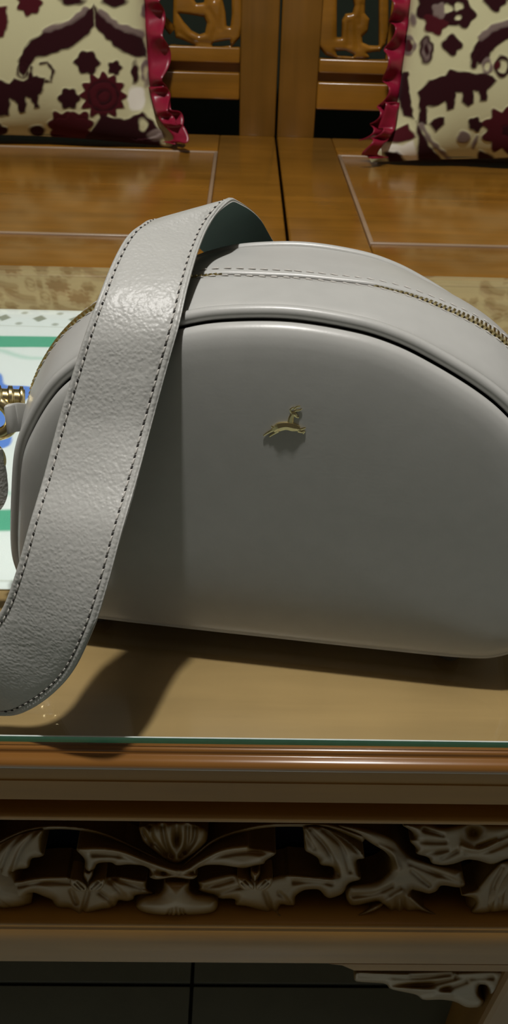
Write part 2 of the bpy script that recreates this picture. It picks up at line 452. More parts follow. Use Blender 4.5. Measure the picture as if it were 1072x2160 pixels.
carve('carved_leaf', B, CY-.002, tb, bev=12, H=.007,
      veins=[[(195, 1802), (255, 1806), (310, 1828), (345, 1841)], [(405, 1840), (450, 1810), (515, 1797), (570, 1802)], [(345, 1842), (405, 1842)]],
      ridges=[[(170, 1790), (250, 1795), (310, 1818), (370, 1838)], [(385, 1838), (425, 1815), (470, 1793), (520, 1787)], [(330, 1851), (405, 1851)]])
C_ = [(292, 1742), (320, 1735), (345, 1731), (372, 1734), (392, 1731), (410, 1738), (432, 1743), (440, 1755), (438, 1775), (425, 1790),
      (400, 1808), (372, 1826), (345, 1812), (320, 1792), (300, 1775), (295, 1757)]
carve('carved_shell', C_, CY+.001, tb, bev=16, H=.007, vd=.003,
      veins=[[(316, 1742), (322, 1768), (350, 1802)], [(343, 1744), (350, 1780), (362, 1805)], [(396, 1744), (394, 1778), (382, 1805)],
             [(412, 1744), (408, 1772), (392, 1798)], [(300, 1752), (318, 1780)]],
      extra=lambda P: -.006*np.exp(-((P[:, 0]-373)/8)**2-((P[:, 1]-1762)/22)**2))
Dd = [(347, 1857), (400, 1857), (398, 1875), (412, 1885), (440, 1888), (458, 1896), (461, 1910), (455, 1925), (430, 1935), (370, 1941),
      (320, 1935), (295, 1925), (285, 1912), (290, 1900), (305, 1890), (335, 1882), (345, 1872)]
carve('carved_bulb', Dd, CY-.001, tb, bev=26, H=.010, vw=2.2,
      veins=[[(372+dx, 1915+abs(dx)*.3), (372+dx*1.5, 1932)] for dx in (-14, -8, 0, 8, 14)])
Ee = [(415, 1857), (450, 1848), (490, 1840), (512, 1846), (535, 1846), (556, 1852), (590, 1844), (620, 1842), (660, 1847), (700, 1848),
      (705, 1835), (700, 1828), (675, 1825), (672, 1810), (655, 1800), (642, 1794), (642, 1760), (638, 1745), (655, 1740), (680, 1742),
      (720, 1760), (757, 1788), (773, 1811), (750, 1812), (755, 1840), (765, 1855), (735, 1862), (725, 1885), (700, 1895), (688, 1893),
      (675, 1877), (665, 1875), (640, 1877), (622, 1890), (624, 1910), (610, 1912), (592, 1907), (590, 1920), (610, 1935), (660, 1943),
      (720, 1940), (770, 1920), (800, 1900), (812, 1908), (790, 1925), (740, 1945), (660, 1952), (600, 1948), (560, 1930), (520, 1912),
      (495, 1911), (497, 1895), (462, 1896), (455, 1888), (430, 1885), (416, 1878), (421, 1868)]
carve('carved_leaf', Ee, CY, tb, bev=14, H=.007,
      veins=[[(655, 1750), (690, 1790), (715, 1845)], [(682, 1750), (720, 1785), (738, 1838)], [(700, 1748), (740, 1782), (762, 1804)],
             [(620, 1860), (660, 1860), (700, 1864)], [(560, 1885), (575, 1925)], [(590, 1885), (610, 1903)], [(435, 1872), (490, 1856)],
             [(452, 1888), (515, 1868)], [(640, 1752), (662, 1790)]],
      ridges=[[(610, 1847), (660, 1851), (700, 1856)], [(590, 1932), (660, 1947), (730, 1940), (795, 1912)], [(700, 1744), (740, 1770), (765, 1800)]])
# crescent, stem and three leaves at the junction right of centre
G = [(700, 1738), (760, 1740), (830, 1765), (850, 1790), (868, 1806), (915, 1822), (975, 1832), (978, 1850), (985, 1868), (970, 1873),
     (930, 1866), (922, 1880), (905, 1886), (885, 1880), (868, 1876), (866, 1888), (900, 1916), (950, 1934), (1010, 1936), (1090, 1916),
     (1090, 1930), (1010, 1944), (940, 1944), (885, 1922), (866, 1930), (850, 1948), (822, 1952), (820, 1926), (812, 1908), (795, 1902),
     (740, 1915), (728, 1890), (736, 1866), (770, 1862), (800, 1855), (822, 1835), (826, 1812), (812, 1795), (785, 1780), (768, 1768)]
carve('carved_scroll', G, CY+.001, tb, bev=14, H=.007,
      veins=[[(865, 1822), (920, 1842), (975, 1862)], [(870, 1838), (905, 1868)], [(838, 1895), (830, 1945)], [(850, 1895), (855, 1935)],
             [(828, 1868), (790, 1885), (745, 1890)]],
      ridges=[[(800, 1785), (828, 1800), (842, 1830)], [(866, 1892), (900, 1920), (950, 1939), (1010, 1940)], [(848, 1880), (800, 1910)]])
K = [(843, 1738), (900, 1733), (930, 1743), (965, 1738), (1000, 1733), (1072, 1733), (1110, 1740), (1110, 1815), (1072, 1812), (1040, 1825), (1010, 1815),
     (985, 1812), (960, 1822), (935, 1826), (910, 1822), (905, 1808), (876, 1801), (880, 1790), (862, 1772), (875, 1764), (868, 1752)]
carve('carved_leaf', K, CY-.001, tb, bev=16, H=.008,
      veins=[[(895, 1750), (935, 1762)], [(890, 1775), (940, 1776)], [(900, 1800), (945, 1792)], [(1010, 1785), (1040, 1775), (1072, 1760)],
             [(985, 1800), (1030, 1795), (1072, 1778)], [(935, 1812), (965, 1795)]],
      ridges=[[(975, 1785), (1010, 1795), (1050, 1775)]],
      extra=lambda P: -.004*np.exp(-((P[:, 0]-1000)/16)**2-((P[:, 1]-1752)/14)**2))
Mm = [(1110, 1805), (1060, 1815), (1035, 1835), (1010, 1866), (1006, 1873), (975, 1884), (972, 1889), (1000, 1893), (1003, 1905),
      (990, 1922), (1000, 1933), (1110, 1915)]
carve('carved_leaf', Mm, CY-.001, tb, bev=14, H=.007,
      veins=[[(1060, 1830), (1040, 1870), (1035, 1920)], [(1085, 1830), (1062, 1870), (1055, 1915)]])
# little flower buds
for cx, cy in ((185, 1866), (538, 1864)):
    for s in (-1, 1):
        pet = [(cx+s*a, cy+b) for a, b in ((1, 14), (0, 2), (10, -8), (24, -14), (37, -15), (38, -4), (32, 8), (20, 15))]
        carve('carved_petal', pet, CY-.006, tb, bev=9, H=.004, step=1.5, vw=2, vd=.0012, thick=.008,
              veins=[[(cx+s*8, cy+8), (cx+s*22, cy-6)], [(cx+s*15, cy+11), (cx+s*28, cy-2)]])
    pet = [(cx-8, cy-30), (cx+2, cy-24), (cx+10, cy-32), (cx+12, cy-20), (cx+3, cy-4), (cx-3, cy-4), (cx-10, cy-18)]
    carve('carved_petal', pet, CY-.005, tb, bev=7, H=.003, step=1.5, thick=.008)
# the same ornament goes on to either side of the frame
for o in [o for o in tb.children if o.name.startswith('carved_')]:
    for dx in (-.268, .272):
        xs = [v.co.x for v in o.data.vertices]
        if max(xs)+dx > TX1-.02 or min(xs)+dx < TX0+.02: continue
        c_ = o.copy(); COL.objects.link(c_); c_.location.x += dx
# bracket under the shoulder
Br = [(747, 2047), (800, 2046), (880, 2047), (965, 2045), (1110, 2045), (1110, 2128), (1050, 2132), (1034, 2118), (1030, 2078), (1010, 2076), (1008, 2095), (1024, 2110), (1015, 2125),
      (985, 2126), (960, 2112), (930, 2108), (892, 2110), (880, 2098), (850, 2092), (822, 2086), (815, 2074), (770, 2072), (747, 2070)]
carve('carved_bracket', Br, CY-.001, tb, bev=12, H=.007, veins=[[(760, 2058), (870, 2062), (950, 2056)], [(830, 2078), (900, 2076), (960, 2064)],
      [(890, 2100), (940, 2086), (985, 2070)], [(965, 2048), (970, 2062), (1040, 2062)]],
      ridges=[[(830, 2084), (900, 2088), (950, 2096)], [(755, 2052), (860, 2056)]])

# ------------------------------------------------------------------ printed cloth under the glass
cx0, cx1, cy0, cy1 = TX0+.06, .195, .290, .640
nx, ny = 560, 400
gx, gy = np.meshgrid(np.linspace(cx0, cx1, nx), np.linspace(cy0, cy1, ny)); P = np.c_[gx.ravel(), gy.ravel()]
WHITE = np.array([.93, .98, .97]); GREEN = np.array([.13, .50, .33]); BLUE = np.array([.16, .32, .85]); OLIVE = np.array([.20, .22, .12])
MINT = np.array([.45, .74, .62])
col = np.tile(WHITE, (len(P), 1))
def paint(mask, c, col): col[:] = col+(c-col)*mask[:, None]
def soft(d, s): return np.clip(.5-d/s, 0, 1)
for mxx in (-.205, .215):
    q = P-np.array([mxx, .462]); a = np.arctan2(q[:, 1]/.120, q[:, 0]/.20); rr = np.hypot(q[:, 0]/.20, q[:, 1]/.120)
    ring = np.abs(rr-(1.0+.05*np.cos(6*a)))-.085
    paint(soft(ring*.1, .002), GREEN, col)
    paint(soft((np.abs(rr-(.80+.05*np.cos(12*a)))-.02)*.1, .004)*.6, MINT, col)
    r2 = np.hypot(q[:, 0], q[:, 1]); a2 = np.arctan2(q[:, 1], q[:, 0])
    paint(soft(r2-.060*(1+.10*np.cos(10*a2)), .002), BLUE, col)
    paint(soft(r2-.012, .002), np.array([.75, .78, .40]), col)
    paint(soft(np.abs(r2-.027)-.002, .002)*.7, WHITE, col)
for yb, sg in ((.622, 1), (.280, 1)):
    for k in range(40):
        x = cx0+.012+k*.0305
        d = np.abs(P[:, 0]-x)/.006+np.abs(P[:, 1]-yb)/.007-1; paint(soft(d*.006, .002)*.75, OLIVE, col)
        for dy in (.011, -.011):
            d = np.hypot(P[:, 0]-x-.01525, P[:, 1]-yb-dy)-.0028; paint(soft(d, .002)*.55, OLIVE, col)
    for dy in (-.016, .016): paint(soft(np.abs(P[:, 1]-yb-dy)-.0006, .0012)*.35, OLIVE*1.5, col)
V = np.c_[P, np.full(len(P), TZ+.0012)+.0002*np.sin(P[:, 0]*40)*np.cos(P[:, 1]*37)]
idx = np.arange(nx*ny).reshape(ny, nx)
Fc = np.c_[idx[:-1, :-1].ravel(), idx[:-1, 1:].ravel(), idx[1:, 1:].ravel(), idx[1:, :-1].ravel()]
cl = mesh('table_runner', V, Fc, M_cloth)
setprint(cl, col)
so = cl.modifiers.new('s', 'SOLIDIFY'); so.thickness = .0008; so.offset = -1
tag(cl, 'white printed cloth with blue and green medallions under the table glass', 'table runner')

# ------------------------------------------------------------------ glass top
gx0, gx1 = TX0+.004, TX1-.004
gz0, gz1 = .4458, .450
ch = .00035
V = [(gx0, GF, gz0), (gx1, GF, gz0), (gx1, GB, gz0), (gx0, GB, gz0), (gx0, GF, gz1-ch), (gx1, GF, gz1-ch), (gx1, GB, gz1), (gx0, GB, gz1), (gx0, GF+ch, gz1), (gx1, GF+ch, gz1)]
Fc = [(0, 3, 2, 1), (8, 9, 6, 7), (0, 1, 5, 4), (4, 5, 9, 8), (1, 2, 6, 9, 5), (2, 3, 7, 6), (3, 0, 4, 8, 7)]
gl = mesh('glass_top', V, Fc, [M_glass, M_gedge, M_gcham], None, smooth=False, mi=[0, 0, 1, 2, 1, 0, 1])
tag(gl, 'clear glass sheet with green edge lying on the coffee table', 'glass top')

# ------------------------------------------------------------------ handbag
bag = empty('handbag', (.02, .28, .452)); tag(bag, 'taupe leather half-moon handbag with gold deer emblem, standing on the glass', 'handbag')
a_ = onZ(195, 1307, .458); b_ = onZ(1000, 1395, .458)
U = b_-a_; U[2] = 0; U /= np.linalg.norm(U)
mid = (a_+b_)/2
LEAN = radians(3)
nh = np.array([U[1], -U[0], 0.0]); nh = nh if nh[1] < 0 else -nh
UP = np.array([0, 0, 1])*cos(LEAN)-nh*sin(LEAN); BK = -np.cross(U, UP)
if BK[1] < 0: BK = -BK
def bp(u, w_, v): return mid+U*(u-.005)+UP*w_+BK*v   # v grows to the back

half = [(0, .1566), (.0233, .1547), (.0389, .1510), (.0532, .1451), (.0696, .1366), (.0818, .1284), (.0917, .1187), (.1013, .1043),
        (.1085, .0890), (.1137, .0652), (.1180, .0389), (.1180, .0250), (.1145, .0120), (.1045, .0032), (.0880, .0002), (.0450, -.0004), (0, -.0004)]
loop = half+[(-x, y) for x, y in half[-2:0:-1]]
NO = 420
O = spline(loop, NO, True)                      # clockwise seen from the front
T = np.roll(O, -1, 0)-np.roll(O, 1, 0); T /= np.linalg.norm(T, axis=1)[:, None]
IN = np.c_[T[:, 1], -T[:, 0]]                    # inward normal
if np.mean(np.sum(IN*(np.array([0, .07])-O), 1)) < 0: IN = -IN
CEN = np.array([0, .070])

def rings_mesh(name, rings, mat, parent, closed_cap=False, **k):
    n = NO; V = []; Fc = []
    for R in rings:
        for i in range(n): V.append(bp(R[i, 0], R[i, 1], R[i, 2]))
    for r_ in range(len(rings)-1):
        for i in range(n):
            j = (i+1) % n; Fc.append((r_*n+i, r_*n+j, (r_+1)*n+j, (r_+1)*n+i))
    if closed_cap:
        c = rings[-1].mean(0); V.append(bp(*c)); b0 = (len(rings)-1)*n
        for i in range(n): Fc.append((b0+i, b0+(i+1) % n, len(V)-1))
    return mesh(name, V, Fc, mat, parent, **k)

def ring(inset, v, sc=1.0):
    R = O+IN*inset; R = CEN+(R-CEN)*sc
    v = np.full(NO, v) if np.isscalar(v) else v
    return np.c_[R, v]

# front panel: pillowed
SIDE = lambda u_, w_: np.clip((np.abs(u_)-.008)/.062, 0, 1)**1.3*np.clip((w_-.055)/.045, 0, 1)
AMP = .0016+.0075*SIDE(O[:, 0], O[:, 1])
AMP = (AMP+np.roll(AMP, 4)+np.roll(AMP, -4))/3
def bow(v, i=slice(None)):
    """how far the soft gusset swells outward at depth v"""
    return AMP[i]*np.sin(pi*np.clip((v-.004)/(DEP-.006), 0, 1))**.8
fr = [ring(.0046, .0060), ring(.0038, .0030), ring(.0034, .0010), ring(.0034, -.0008), ring(.0050, -.0024), ring(.0075, -.0036), ring(.011, -.0044)]
base = O+IN*.011
FDOME = ((.93, -.0050), (.84, -.0056), (.70, -.0062), (.52, -.0066), (.32, -.0068), (.14, -.0069))
for s, v in FDOME:
    fr.append(np.c_[CEN+(base-CEN)*s, np.full(NO, v)])
fp = rings_mesh('front_panel', fr, M_leather, bag, True)
# back panel
DEP = .085
bkr = [ring(.0030, DEP-.001), ring(.0040, DEP+.003), ring(.010, DEP+.006)]
for s, v in ((.8, .0075), (.5, .009), (.2, .0095)): bkr.append(np.c_[CEN+(O+IN*.010-CEN)*s, np.full(NO, DEP+v)])
rings_mesh('back_panel', bkr, M_leather, bag, True)
# piping, front and back
for v, sub in ((.0040, 1), (DEP-.0005, 0)):
    pts = [bp(O[i, 0]+IN[i, 0]*.0006, O[i, 1]+IN[i, 1]*.0006, v) for i in range(NO)]
    Vt, Ft = tubeg(pts, .0024 if sub else .0021, 10, True)
    pp = mesh('piping', Vt, Ft, M_leather, bag)
# gusset: front strip, zipper, rear strip
top = O[:, 1]; uu = O[:, 0]
ZC = .0372
hw = np.interp(np.abs(uu), [0, .028, .060, .085, .1155], [.0015, .0014, .0023, .0029, .0029])
hw = np.where(top < .05, .0003, hw)
ZCv = np.full(NO, ZC)
def gring(ins, v):
    v = np.full(NO, v) if np.isscalar(v) else v
    R = O+IN*(ins-bow(v))[:, None]; return np.c_[R, v]
gs = [gring(.0040, .0050), gring(.0020, .0064), gring(.0006, .0069)]
for t in np.linspace(0, 1, 9): gs.append(gring(-.0002, .0078+t*(ZCv-hw-.0010-.0078)))
gs += [gring(.0004, ZCv-hw-.0003), gring(.0011, ZCv-hw), gring(.0024, ZCv-hw)]
rings_mesh('gusset', gs, M_leather, bag, label='front strip of the gusset')
gs = [gring(.0024, ZCv+hw), gring(.0011, ZCv+hw), gring(.0003, ZCv+hw+.0003)]
for t in np.linspace(0, 1, 12): gs.append(gring(-.0002, ZCv+hw+.0012+t*(DEP-.004-ZCv-hw-.0012)))
gs += [gring(.0012, DEP-.0022)]
rings_mesh('gusset', gs, M_leather, bag, label='rear strip of the gusset')
rings_mesh('zipper_tape', [gring(.0030, ZCv-hw-.003), gring(.0010, ZCv-hw+.0002), gring(.0008, ZCv+hw-.0002), gring(.0030, ZCv+hw+.003)], M_dark, bag, label='dark tape beneath the zipper')
# zipper teeth: small metal blocks laid across the slit
m = MB(); OS = spline(loop, 1400, True)
L = np.concatenate([[0], np.cumsum(np.linalg.norm(np.diff(np.r_[O, O[:1]], axis=0), axis=1))])
def at_s(s):
    x = np.interp(s, L, np.r_[O[:, 0], O[0, 0]]); y = np.interp(s, L, np.r_[O[:, 1], O[0, 1]])
    i = int(np.searchsorted(L, s)-1) % NO
    return np.array([x, y]), T[i]*1.0, IN[i], hw[i], i
s = 0; pitch = .00190
while s < L[-1]:
    c, t_, n_, h_, i_ = at_s(s); c = c-n_*bow(ZC, i_)
    if c[1] > .06 and abs(c[0]) > .030:
        kz = float(np.clip((abs(c[0])-.026)/.05, .22, 1))
        bxx = []
        for du in (-.00052, .00052):
            for dn in (-.0011*kz+.0004*(1-kz), .0012):
                for dv in (-1, 1):
                    sk = .0005*dv
                    q = c+t_*(du+sk)+n_*dn; bxx.append(bp(q[0], q[1], ZC+dv*.0028*kz))
        m.add(bxx, [(0, 1, 3, 2), (4, 6, 7, 5), (0, 4, 5, 1), (2, 3, 7, 6), (0, 2, 6, 4), (1, 5, 7, 3)])
    s += pitch
m.build('zipper_teeth', M_brass, bag, smooth=False, kind='stuff', label='brass zipper teeth')
# stitches on the bag
def stitches(name, off_in, vfun, parent, mat, pitch=.0047, ln=.0032, r=.00036, wmin=.03):
    m = MB(); s = 0
    while s < L[-1]:
        c, t_, n_, h_, i_ = at_s(s); c = c-n_*bow(vfun(h_), i_)
        if c[1] > wmin:
            q0 = c-t_*ln/2+n_*off_in; q1 = c+t_*ln/2+n_*off_in; v = vfun(h_)
            p0 = bp(q0[0], q0[1], v+.0003); p1 = bp(q1[0], q1[1], v-.0003); pm = (p0+p1)/2-(UP*n_[1]+U*n_[0])*.00018
            m.tube([p0, p0*.75+p1*.25-(UP*n_[1]+U*n_[0])*.00016, pm, p0*.25+p1*.75-(UP*n_[1]+U*n_[0])*.00016, p1], [r*.4, r, r, r, r*.4], 6)
        s += pitch
    return m.build(name, mat, parent, kind='stuff')
stitches('stitching', -.00025, lambda h: ZC+h+.0034, bag, M_thread)
stitches('stitching', -.0002, lambda h: ZC-h-.0020, bag, M_thread)
# low rubber feet
for u_ in (-.085, .085):
    for v_ in (.012, .058):
        p = bp(u_, -.0005, v_); m = MB(); m.tube([(p[0], p[1], p[2]+.002), (p[0], p[1], .4502)], .006, 16); m.build('foot', M_dark, bag)

# emblem: leaping deer, gold, standing proud of the front panel
def face(px, py, lift):
    """point on the front panel's middle plane, raised by lift"""
    v = -.0066
    for _ in range(4):
        p0 = bp(0, .1, v-lift*.25); d = dirp(px, py); p = CAM+d*(np.dot(BK, p0-CAM)/np.dot(BK, d))
        uw = np.array([(p-mid)@U+.005, (p-mid)@UP]); dr = uw-CEN; a = atan2(dr[1], dr[0])
        ba = base-CEN; i = int(np.argmin(np.abs(np.angle(np.exp(1j*(np.arctan2(ba[:, 1], ba[:, 0])-a))))))
        k = np.hypot(*dr)/np.hypot(*ba[i]); v = np.interp(k, [q[0] for q in FDOME[::-1]], [q[1] for q in FDOME[::-1]])
    return p
em = empty('deer_emblem'); em.parent = bag; 
def stroke(pts, r, name='emblem'):
    P3 = spline([face(x, y, .0012) for x, y in pts], 14)
    R = np.interp(np.linspace(0, 1, 14), np.linspace(0, 1, len(r)), r)*.000200
    return P3, R
m = MB()
for pts, r in (
    ([(577, 908), (588, 901), (604, 898), (620, 901), (632, 904)], [5, 9.5, 8.5, 9.5, 5.5]),        # body
    ([(578, 905), (570, 910), (563, 914), (556, 919)], [4.5, 2.8, 2.2, 1.6]),               # hind legs
    ([(586, 908), (580, 913), (575, 916), (568, 921)], [4.5, 2.8, 2.2, 1.6]),
    ([(628, 906), (636, 905), (642, 903), (645, 903)], [5.5, 3.2, 2.4, 1.8]),               # fore legs
    ([(630, 908), (637, 911), (643, 909), (639, 915)], [4.5, 2.6, 2.2, 1.5]),
    ([(612, 899), (613, 889), (615, 880), (620, 873)], [7, 5.5, 5, 4.5]),                   # neck
    ([(616, 876), (621, 873), (627, 879), (631, 880)], [4.0, 5.2, 3.2, 2.0]),               # head
    ([(617, 873), (613, 865), (619, 860), (625, 862)], [2.0, 2.1, 1.9, 1.4]),               # antlers
    ([(619, 871), (624, 866), (632, 865), (637, 862)], [2.2, 2.2, 2.0, 1.4]),
    ([(620, 863), (627, 858), (634, 857)], [1.8, 1.8, 1.4]),
    ([(577, 902), (572, 899)], [2.5, 1.5])):
    P3, R = stroke(pts, r); Vt, Ft = tubeg(P3, R, 6)
    Vt = [v-BK*(((v-P3[k//6])@BK)*.55) for k, v in enumerate(Vt)]; m.add(Vt, Ft)
eo = m.build('deer_figure', M_gold, bag, smooth=False, label='gold leaping deer emblem')
bpy.data.objects.remove(em)

# strap: leather ribbon from behind the bag, over the top, down in front, round to the left ring
LR = [  # left edge point, right edge point
    ((.060, .388, .520), (.095, .372, .530)),
    ((.020, .386, .565), (.056, .386, .570)),
    (onY(470, 560, .372), onY(602, 535, .379)),
    (onY(400, 505, .352), onY(545, 456, .366)),
    (onY(325, 468, .324), onY(505, 424, .345)),
    (onY(288, 481, .302), onY(482, 421, .325)),
    (onY(262, 505, .291), onY(444, 466, .310)),
    (onY(235, 555, .277), onY(418, 524, .289)),
    (onY(207, 625, .261), onY(396, 600, .267)),
    (onY(178, 705, .251), onY(376, 688, .2520)),
    (onY(150, 795, .244), onY(348, 790, .2435)),
    (onY(120, 895, .237), onY(318, 900, .235)),
    (onY(92, 1000, .227), onY(288, 1010, .222)),
    (onY(62, 1100, .2155), onY(256, 1120, .2080)),
    (onY(34, 1200, .2085), onY(225, 1235, .1985)),
    (onY(0, 1290, .2055), onY(190, 1340, .1935)),
    (onY(-45, 1335, .2055), onY(140, 1435, .1940)),
    (onY(-105, 1345, .2055), onY(62, 1499, .1982)),
    ((-.1175, .206, .4880), (-.1010, .203, .4545)),
    ((-.1480, .213, .4890), (-.1420, .209, .4535)),
    ((-.1750, .232, .4950), (-.1760, .228, .4590)),
    ((-.1780, .256, .5060), (-.1800, .250, .4700)),
    ((-.1550, .272, .5200), (-.1560, .266, .4850)),
    ((-.1330, .279, .5290), (-.1320, .275, .5000)),
    (onY(-22, 950, .281), onY(-2, 1075, .278)),
    (onY(2, 945, .284), onY(12, 1000, .283)),
]
NL = 420
EL = spline([p for p, q in LR], NL); 
# keep both edges in step: sample by the same parameter
def spl_u(P, n):
    P = np.array(P, float); m_ = len(P); out = []
    for x in np.linspace(0, m_-1-1e-9, n):
        i = int(x); t = x-i
        p1, p2 = P[i], P[i+1]; p0 = P[i-1] if i > 0 else 2*p1-p2; p3 = P[i+2] if i+2 < m_ else 2*p2-p1
        out.append(.5*((2*p1)+(-p0+p2)*t+(2*p0-5*p1+4*p2-p3)*t*t+(-p0+3*p1-3*p2+p3)*t**3))
    return np.array(out)
EL = spl_u([p for p, q in LR], NL); ER = spl_u([q for p, q in LR], NL)
CT = (EL+ER)/2; TT = np.gradient(CT, axis=0); TT /= np.linalg.norm(TT, axis=1)[:, None]
WV = ER-EL; WV /= np.linalg.norm(WV, axis=1)[:, None]
NR = np.cross(TT, WV); NR /= np.linalg.norm(NR, axis=1)[:, None]
k = NL//2
if NR[k]@(CAM-CT[k]) < 0: NR = -NR
ss = [0, .015, .035, .055, .075, .09, .12, .2, .35, .5, .65, .8, .88, .91, .925, .945, .965, .985, 1]
pr = {0: -.0006, .015: .0002, .035: .0005, .055: .0004, .075: -.0001, .09: .0001, .12: .0003}
def prof(s_):
    s_ = min(s_, 1-s_); return np.interp(s_, [0, .015, .035, .055, .08, .10, .14, .5], [-.0006, .0002, .00045, .0003, -.00025, .0001, .0003, .0004])
ns = len(ss); V = []
for i in range(NL):
    for s_ in ss: V.append(EL[i]*(1-s_)+ER[i]*s_+NR[i]*prof(s_))
n0 = len(V)
for i in range(NL):
    for s_ in ss: V.append(EL[i]*(1-s_)+ER[i]*s_+NR[i]*(-.0016))
Fc = []; mi = []
for i in range(NL-1):
    for j in range(ns-1):
        a = i*ns+j; Fc.append((a, a+1, a+ns+1, a+ns)); mi.append(0)
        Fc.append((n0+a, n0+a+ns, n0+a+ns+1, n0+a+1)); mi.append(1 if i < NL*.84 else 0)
    for j in (0, ns-1):
        a = i*ns+j; Fc.append((a, a+ns, n0+a+ns, n0+a)); mi.append(0)
strap = mesh('strap', V, Fc, [M_strap, M_lining], bag, mi=mi, label='wide pebbled leather shoulder strap with dark green backing')
# strap stitching
def strap_stitch(name, sfrac, ln, r, mat, phase, lift):
    m = MB(); E_ = EL*(1-sfrac)+ER*sfrac+NR*lift
    LL = np.concatenate([[0], np.cumsum(np.linalg.norm(np.diff(E_, axis=0), axis=1))]); s = phase
    while s < LL[-1]-.004:
        f = lambda q: np.array([np.interp(q, LL, E_[:, c]) for c in range(3)])
        i = int(np.clip(np.searchsorted(LL, s), 0, NL-1)); dw = WV[i]*.0003*(1 if sfrac < .5 else -1)
        pts = [f(s-ln/2)-dw, f(s-ln/4)+NR[i]*.0001, f(s)+NR[i]*.00015, f(s+ln/4)+NR[i]*.0001, f(s+ln/2)+dw]
        m.tube(pts, [r*.5, r, r, r, r*.5], 6); s += .0041
    return m.build(name, mat, strap, kind='stuff')
for sf in (.082, .918):
    strap_stitch('stitching', sf, .0026, .00034, M_thread, .001, -.00005)
    strap_stitch('stitch_hole', sf, .0011, .00042, M_hole, .00305, -.00012)

# gold clasp at the left ring, and its leather tab
cl_ = empty('clasp_tmp')
m = MB()
c0 = onY(-28, 838, .292); c1 = onY(52, 842, .296)
d_ = (c1-c0); 
# barrel with collars
ts_ = np.linspace(0, 1, 40); rr = .0042+.0014*((np.abs(ts_-.30) < .06) | (np.abs(ts_-.62) < .06) | (np.abs(ts_-.9) < .05))
m.tube([c0+d_*t for t in ts_], rr, 20); m.build('clasp_barrel', M_gold, bag, label='gold clasp barrel')
m = MB(); rc = onY(-12, 880, .289); e1 = U; e2 = np.array([0, .25, .97])
m.tube([rc+e1*.0080*cos(a)+e2*.0075*sin(a) for a in np.linspace(0, 2*pi, 48, endpoint=False)], .0030, 10, True)
m.build('ring', M_gold, bag, label='gold ring at the left end of the bag')
m = MB(); r2 = onY(-22, 966, .284)
m.tube([r2+U*.006*cos(a)+np.array([0, .3, .95])*.0065*sin(a) for a in np.linspace(0, 2*pi, 40, endpoint=False)], .0016, 10, True)
m.build('ring', M_gold, bag, label='small gold ring on the strap end')
tabs = spline([onY(13, 886, .280), onY(26, 882, .281), onY(44, 880, .286), onY(75, 884, .297)], 16)
V = []; 
for p in tabs:
    for sgn in (-1, 1): 
        for th in (-1, 1): V.append(p+np.array([0, .2, .98])*sgn*.0062+BK*th*.0012)
Fc = []
for i in range(15):
    a = 4*i; b = a+4; Fc += [(a, b, b+2, a+2), (a+1, a+3, b+3, b+1), (a, a+1, b+1, b), (a+2, b+2, b+3, a+3)]
Fc += [(0, 2, 3, 1), (60, 61, 63, 62)]
to = mesh('ring_tab', V, Fc, M_leather, bag, label='leather tab holding the left ring')
bv = to.modifiers.new('b', 'BEVEL'); bv.width = .0008; bv.segments = 2
bpy.data.objects.remove(cl_)

